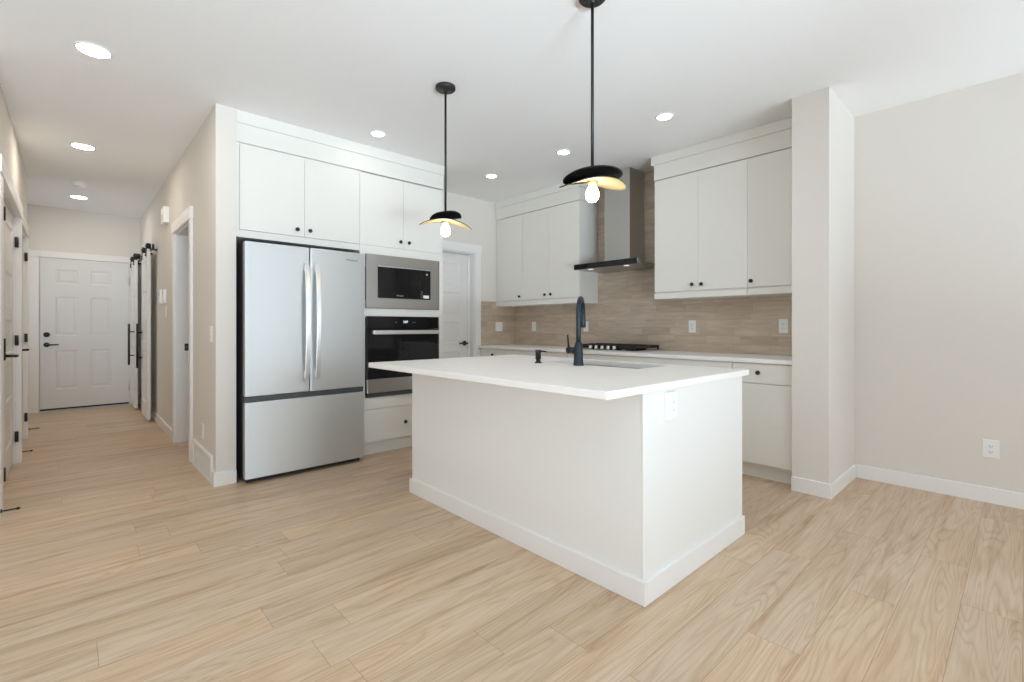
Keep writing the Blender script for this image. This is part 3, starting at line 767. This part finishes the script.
# ------------------------------------------------------------------ wall oven
ov = thing('wall_oven', 'black glass wall oven with steel handle under the microwave', 'oven', (2.30, 4.1, 0.513))
x0, x1 = 1.916, 2.658
YO = YF - 0.032
MB().box(x0 + 0.012, x1 - 0.012, YBX + 0.002, YBX + 0.50, 0.53, 1.225).build('oven_box', M['cavity'], ov)
cpo = MB().box(x0, x1, YO, YF + 0.001, 1.128, 1.237, 0.002).build('control_panel', M['glass'], ov)
do = MB().box(x0, x1, YO, YF + 0.001, 0.678, 1.124, 0.002).build('door', M['glass'], ov)
MB().box(x0, x1, YO, YF + 0.001, 0.556, 0.676, 0.002).build('door_bottom', M['steel_h'], ov)
MB().box(x0 + 0.004, x1 - 0.004, YO + 0.016, YF + 0.001, 0.514, 0.553).build('vent_strip', M['darkgrey'], ov)
h = MB().box(x0 + 0.032, x1 - 0.022, YO - 0.055, YO - 0.038, 1.075, 1.112, 0.004)
for x in (x0 + 0.055, x1 - 0.050): h.box(x - 0.014, x + 0.014, YO - 0.038, YO, 1.082, 1.108, 0.002)
h.build('handle', M['chrome'], do)
text('clock_display', '3:07', (2.295, YO - 0.0005, 1.187), 0.030, M['digits'], cpo)
for x in (2.195, 2.375, 2.395): MB().box(x - 0.006, x + 0.006, YO - 0.0006, YO, 1.180, 1.188).build('touch_key', M['mark'], cpo)

# ------------------------------------------------------------------ cooktop
ck = thing('gas_cooktop', 'black gas cooktop with five steel knobs on the tiled wall counter', 'cooktop', (4.08, 2.85, CT))
ky0, ky1, kx0, kx1 = 2.475, 3.225, 3.835, 4.325
MB().box(kx0, kx1, ky0, ky1, CT + 0.0005, CT + 0.010, 0.003).build('steel_tray', M['silver'], ck)
MB().box(kx0 + 0.012, kx1 - 0.012, ky0 + 0.012, ky1 - 0.012, CT + 0.010, CT + 0.013).build('glass_top', M['glass'], ck)
for k in range(5):
    y = 2.712 + k * 0.072
    MB().lathe((3.868, y, CT + 0.013), (0, 0, 1), [(0.021, 0), (0.020, 0.016), (0.017, 0.020), (0.0165, 0.034), (0.014, 0.036), (0.001, 0.036)], 22).build('knob', M['chrome'], ck)
for (x, y, r) in ((3.99, 2.62, 0.035), (4.22, 2.62, 0.030), (4.12, 2.85, 0.048), (3.99, 3.08, 0.030), (4.22, 3.08, 0.035)):
    MB().lathe((x, y, CT + 0.013), (0, 0, 1), [(r * 1.15, 0), (r * 1.1, 0.010), (r * 0.8, 0.012), (r * 0.95, 0.014), (r * 0.95, 0.022), (r * 0.5, 0.025), (0.001, 0.025)], 26).build('burner', M['iron'], ck)
for (y0, y1) in ((2.492, 2.726), (2.732, 2.966), (2.972, 3.206)):
    g = MB(); z0, z1 = CT + 0.040, CT + 0.056
    gx0, gx1 = 3.905, 4.312
    g.box(gx0, gx0 + 0.010, y0 + 0.001, y1 - 0.001, CT + 0.018, z0, 0.002)
    g.box(gx0, gx1, y0, y0 + 0.013, z0 - 0.012, z1, 0.002).box(gx0, gx1, y1 - 0.013, y1, z0, z1, 0.002)
    for x in (gx0, gx0 + 0.13, gx1 - 0.143, gx1 - 0.013): g.box(x, x + 0.013, y0 + 0.013, y1 - 0.013, z0, z1, 0.002)
    c_ = (y0 + y1) / 2
    g.box(gx0 + 0.013, gx0 + 0.08, c_ - 0.006, c_ + 0.006, z0, z1, 0.002).box(gx1 - 0.08, gx1 - 0.013, c_ - 0.006, c_ + 0.006, z0, z1, 0.002)
    for x in (gx0, gx1 - 0.013):
        for y in (y0, y1 - 0.013): g.box(x, x + 0.013, y, y + 0.013, CT + 0.013, z0)
    for x in (gx0 + 0.14, gx1 - 0.15): g.box(x, x + 0.012, y0 + 0.05, y1 - 0.05, z1, z1 + 0.006, 0.002)
    g.build('grate', M['iron'], ck)

# ------------------------------------------------------------------ range hood
hd = thing('range_hood', 'stainless chimney range hood over the cooktop', 'range hood', (4.12, 2.85, 1.735))
hx0, hy0, hy1 = 3.885, 2.475, 3.232
MB().box(hx0 + 0.006, TF - 0.001, hy0, hy1, 1.748, 1.760, 0.001).box(hx0 + 0.006, hx0 + 0.05, hy0, hy1, 1.760, 1.793, 0.001).build('canopy', M['steel_h'], hd)
MB().box(hx0 + 0.02, TF - 0.02, hy0 + 0.015, hy1 - 0.015, 1.738, 1.748).build('filter_panel', M['steel_h'], hd)
cs = MB().box(hx0, hx0 + 0.006, hy0, hy1, 1.737, 1.793, 0.001).build('control_strip', M['glass'], hd)
for y in (2.64, 3.07): MB().lathe((3.965, y, 1.738), (0, 0, -1), [(0.027, 0), (0.027, 0.002), (0.020, 0.0025), (0.001, 0.0025)], 22).build('lamp', M['hoodlens'], hd)
ch = MB().box(4.108, TF - 0.001, 2.697, 3.003, 1.760, CL - 0.001, 0.002).build('chimney', M['chimney'], hd)
for z in (2.22, 2.34): MB().lathe((4.30, 2.697, z), (0, -1, 0), [(0.006, 0), (0.006, 0.003), (0.001, 0.004)], 12).build('screw', M['silver'], ch)

# ------------------------------------------------------------------ island
isl = thing('kitchen_island', 'large white kitchen island with flat panelled sides', 'island', (2.23, 1.98, 0))
ix0, ix1, iy0, iy1 = 1.735, 2.740, 1.072, 2.885
MB().box(ix0, ix0 + 0.02, iy0 + 0.012, iy1, 0, 0.872).build('seating_side_panel', M['island'], isl)
MB().box(ix0 - 0.002, ix1, iy0, iy0 + 0.012, 0, 0.872, 0.002).build('end_panel', M['island'], isl)
MB().box(ix0 + 0.02, ix1 - 0.02, iy1 - 0.02, iy1, 0, 0.872).build('end_panel', M['island'], isl)
MB().box(ix0 + 0.02, ix1 - 0.08, iy0 + 0.012, iy1 - 0.02, 0.10, 0.118).box(ix1 - 0.10, ix1 - 0.08, iy0 + 0.012, iy1 - 0.02, 0, 0.10).build('cabinet_bottom', M['island'], isl)
for k in range(4):
    a = iy0 + 0.02 + k * (iy1 - iy0 - 0.022) / 4; b = a + (iy1 - iy0 - 0.022) / 4
    d = MB().box(ix1 - 0.02, ix1, a + G, b - G, 0.12, 0.868, 0.0015).build('door', M['island'], isl)
    knob(d, (ix1, (b - 0.045) if k % 2 == 0 else (a + 0.045), 0.80), (1, 0, 0))
t_ = BT
MB().box(ix0 - t_, ix0, iy0 - t_, iy1 + t_, 0, BH, 0.003).box(ix0 + 0.001, ix1, iy0 - t_, iy0, 0, BH, 0.003).box(ix0 + 0.001, ix1, iy1, iy1 + t_, 0, BH, 0.003).build('baseboard', M['trim'], isl)
SX0, SX1, SY0, SY1 = 2.378, 2.722, 1.502, 2.262
itop = MB().slab_hole(1.460, 2.800, 1.058, 2.984, CU, CT, (SX0, SX1, SY0, SY1)).build('island_countertop', M['quartz'], loc=(2.13, 2.02, CU), bevel=0.003)
tag(itop, 'white quartz countertop overhanging the island', 'countertop')
# undermount sink
sk = thing('kitchen_sink', 'stainless undermount sink in the island countertop', 'sink', (2.55, 1.88, 0.66))
w = 0.004; zb = 0.665; zr = CU - 0.001
MB().box(SX0, SX1, SY0, SY1, zb, zb + w).box(SX0 - w, SX0, SY0 - w, SY1 + w, zb, zr).box(SX1, SX1 + w, SY0 - w, SY1 + w, zb, zr).box(SX0, SX1, SY0 - w, SY0, zb, zr).box(SX0, SX1, SY1, SY1 + w, zb, zr).build('basin', M['steel_h'], sk)
MB().lathe((2.55, 1.88, zb + w), (0, 0, 1), [(0.045, 0), (0.043, 0.003), (0.030, 0.002), (0.001, 0.001)], 26).build('drain', M['chrome'], sk)
# faucet
fx, fy = 2.303, 1.880
fa = thing('kitchen_faucet', 'tall blue black gooseneck faucet standing on the island', 'faucet', (fx, fy, CT))
MB().lathe((fx, fy, CT), (0, 0, 1), [(0.0315, 0), (0.0315, 0.006), (0.0300, 0.010), (0.0265, 0.110), (0.0250, 0.128), (0.0190, 0.140), (0.0190, 0.146)]).build('body', M['faucet'], fa)
dx, dy = 0.862, 0.507        # the spout is swung towards the tiled wall
pts, R, zc = [], 0.098, 1.228
for i in range(4): pts.append((fx, fy, CT + 0.14 + (zc - CT - 0.14) * i / 3))
for i in range(1, 19):
    a = math.pi - math.pi * i / 18
    pts.append((fx + dx * (R + R * math.cos(a)), fy + dy * (R + R * math.cos(a)), zc + R * math.sin(a)))
MB().tube(pts, 0.0150, 18).build('spout', M['faucet'], fa)
ex, ey = fx + dx * 2 * R, fy + dy * 2 * R
MB().lathe((ex, ey, zc + 0.006), (0, 0, -1), [(0.0155, 0), (0.0165, 0.004), (0.0180, 0.05), (0.0185, 0.090), (0.0155, 0.094), (0.001, 0.094)]).build('spray_head', M['faucet'], fa)
hb = MB().cyl((fx, fy + 0.020, 0.999), (fx, fy + 0.072, 0.999), 0.0195).lathe((fx, fy + 0.072, 0.999), (0, 1, 0), [(0.0215, 0), (0.0215, 0.012), (0.016, 0.016), (0.001, 0.0165)])
hb.cyl((fx, fy + 0.079, 1.010), (fx - 0.004, fy + 0.083, 1.095), 0.0060, 0.0048, n=14).build('handle', M['iron'], fa)
# soap dispenser
sx, sy = 2.264, 2.187
so = thing('soap_dispenser', 'small black soap dispenser beside the faucet on the island', 'soap dispenser', (sx, sy, CT))
MB().lathe((sx, sy, CT), (0, 0, 1), [(0.0245, 0), (0.0245, 0.004), (0.0150, 0.010), (0.0135, 0.022)]).build('base', M['iron'], so)
MB().lathe((sx, sy, CT + 0.022), (0, 0, 1), [(0.0135, 0), (0.0185, 0.004), (0.0185, 0.050), (0.0205, 0.053), (0.0205, 0.062), (0.017, 0.065), (0.001, 0.0655)]).build('pump', M['iron'], so)
MB().tube([(sx + 0.015, sy, CT + 0.075), (sx + 0.05, sy, CT + 0.076), (sx + 0.078, sy, CT + 0.072)], [0.0055, 0.0048, 0.0042], 12).build('nozzle', M['iron'], so)
# outlet box on the island end
io = thing('wall_outlet', 'white surface outlet on the end panel of the island', 'outlet', (1.937, iy0, 0.80), 0)
MB().box(-0.036, 0.036, -0.022, 0, -0.062, 0.062, 0.003).build('plate', M['plastic'], io, local=True)
MB().box(-0.0165, 0.0165, -0.024, -0.022, -0.034, 0.034, 0.001).build('receptacle', M['plastic'], io, local=True)
s = MB()
for z in (-0.018, 0.018):
    for x in (-0.006, 0.006): s.box(x - 0.0014, x + 0.0014, -0.0246, -0.024, z - 0.005, z + 0.005)
s.build('slots', M['pale'], io, local=True)

# ------------------------------------------------------------------ pendants
def shade_mesh(o, Rs, Rt, ang, k, tilt, power=2.0, thick=0.004):
    """a thin sheet of rounded outline rolled about one axis (the rim along ang lies k*s^2 off the middle) and hung a little askew"""
    NR, NA = 14, 64; ca, sa = math.cos(ang), math.sin(ang); o = Vector(o)
    def P(f, a, d):
        c, n = math.cos(a), math.sin(a)
        q = f / (abs(c) ** power + abs(n) ** power) ** (1.0 / power)
        s, t = q * c * Rs, q * n * Rt
        nx = -2 * k * s; l = math.sqrt(1 + nx * nx)
        s2, z2 = s + d * nx / l, k * s * s + d / l
        x, y = s2 * ca - t * sa, s2 * sa + t * ca
        return o + Vector((x, y, z2 + tilt[0] * x + tilt[1] * y))
    mb = MB(); bm = mb.bm; lay = {}
    for side, d in ((0, 0.0), (1, thick)):
        c0 = bm.verts.new(P(0, 0, d))
        rings = [[bm.verts.new(P((i + 1) / NR, 2 * math.pi * j / NA, d)) for j in range(NA)] for i in range(NR)]
        lay[side] = rings
        for j in range(NA):
            f = bm.faces.new((c0, rings[0][j], rings[0][(j + 1) % NA])); f.smooth = True; f.material_index = side
            for i in range(NR - 1):
                f = bm.faces.new((rings[i][j], rings[i + 1][j], rings[i + 1][(j + 1) % NA], rings[i][(j + 1) % NA])); f.smooth = True; f.material_index = side
    for j in range(NA):
        f = bm.faces.new((lay[0][-1][j], lay[1][-1][j], lay[1][-1][(j + 1) % NA], lay[0][-1][(j + 1) % NA])); f.material_index = 1
    return mb
ZS = 1.850                    # underside of the lower shade at its middle
def pendant(x, y, low, up, label):
    t = thing('pendant_light', label, 'pendant light', (x, y, CL), 0, 'bent disc pendants over the island')
    MB().lathe((x, y, CL), (0, 0, -1), [(0.066, 0), (0.066, 0.018), (0.060, 0.024), (0.012, 0.025), (0.012, 0.040), (0.008, 0.042)]).build('canopy', M['black'], t)
    MB().cyl((x, y, CL - 0.03), (x, y, ZS + 0.02), 0.0075, n=16).build('rod', M['black'], t)
    MB().lathe((x, y, ZS + 0.012), (0, 0, 1), [(0.019, 0), (0.019, 0.020), (0.009, 0.028)]).build('collar', M['black'], t)
    shade_mesh((x, y, ZS), *low).build('lower_shade', [M['shade_in'], M['bronze']], t)['label'] = 'lower disc with cream lining bent downwards'
    shade_mesh((x, y, ZS + 0.010), *up).build('upper_shade', [M['bronze'], M['bronze']], t)['label'] = 'dark upper disc bent upwards'
    MB().lathe((x, y, ZS - 0.001), (0, 0, -1), [(0.027, 0), (0.027, 0.010), (0.020, 0.013), (0.016, 0.015)]).build('socket', M['socket'], t)
    MB().lathe((x, y, ZS - 0.013), (0, 0, -1), [(0.014, 0), (0.016, 0.010), (0.026, 0.030), (0.032, 0.048), (0.0325, 0.060), (0.028, 0.076), (0.017, 0.088), (0.001, 0.092)]).build('bulb', M['bulb'], t)
    return t
R_ = math.radians
# tilt = (dz/dx, dz/dy): the lower disc hangs down towards the living room, the upper one towards the wall
pendant(1.835, 2.630, (0.172, 0.172, R_(-31), -1.55, (0.02, 0.15)), (0.118, 0.105, R_(55), 2.0, (0.12, -0.06), 2.8), 'black pendant light hanging over the far end of the island')
pendant(1.845, 1.420, (0.158, 0.158, R_(-30), -1.6, (0.11, 0.15)), (0.125, 0.142, R_(42), 1.1, (0.05, -0.065), 2.2), 'black pendant light hanging over the near end of the island')

# ------------------------------------------------------------------ downlights and smoke alarm
def downlight(x, y, label, lens='lens'):
    t = thing('recessed_light', label, 'ceiling light', (x, y, CL), 0, 'round recessed ceiling lights')
    r = 0.074 if lens == 'lens_hall' else 0.053
    MB().lathe((0, 0, 0), (0, 0, -1), [(r + 0.014, 0), (r + 0.014, 0.003), (r + 0.002, 0.007), (r, 0.004)], 40).build('trim_ring', M['plastic'], t, local=True)
    MB().lathe((0, 0, -0.0042), (0, 0, -1), [(r, 0), (r - 0.001, 0.001), (0.001, 0.0012)], 40).build('lens', M[lens], t, local=True)
    return t
h0 = downlight(0.10, 3.665, 'recessed ceiling light at the mouth of the hall, nearest the camera', 'lens_hall')
d0 = downlight(1.871, 3.65, 'recessed ceiling light in front of the cabinets above the refrigerator')
for x, y, lb in ((0.085, 5.69, 'middle one of the three recessed lights along the hall ceiling'),
                 (0.08, 7.96, 'recessed ceiling light farthest down the hall by the entry door'),
                 (3.282, 3.86, 'recessed ceiling light nearest the pantry corner'),
                 (3.317, 2.88, 'recessed ceiling light in front of the range hood'),
                 (3.317, 1.87, 'recessed ceiling light in front of the right wall cabinets')):
    dup(h0 if x < 1 else d0, (x, y, CL), label=lb)
sm = thing('smoke_alarm', 'white round smoke alarm on the hall ceiling', 'smoke alarm', (0.078, 7.18, CL))
MB().lathe((0.078, 7.18, CL), (0, 0, -1), [(0.068, 0), (0.068, 0.010), (0.062, 0.014)], 36).build('mounting_plate', M['plastic'], sm)
MB().lathe((0.078, 7.18, CL - 0.014), (0, 0, -1), [(0.056, 0), (0.056, 0.016), (0.046, 0.024), (0.020, 0.026), (0.018, 0.022), (0.001, 0.022)], 36).build('cover', M['plastic'], sm)
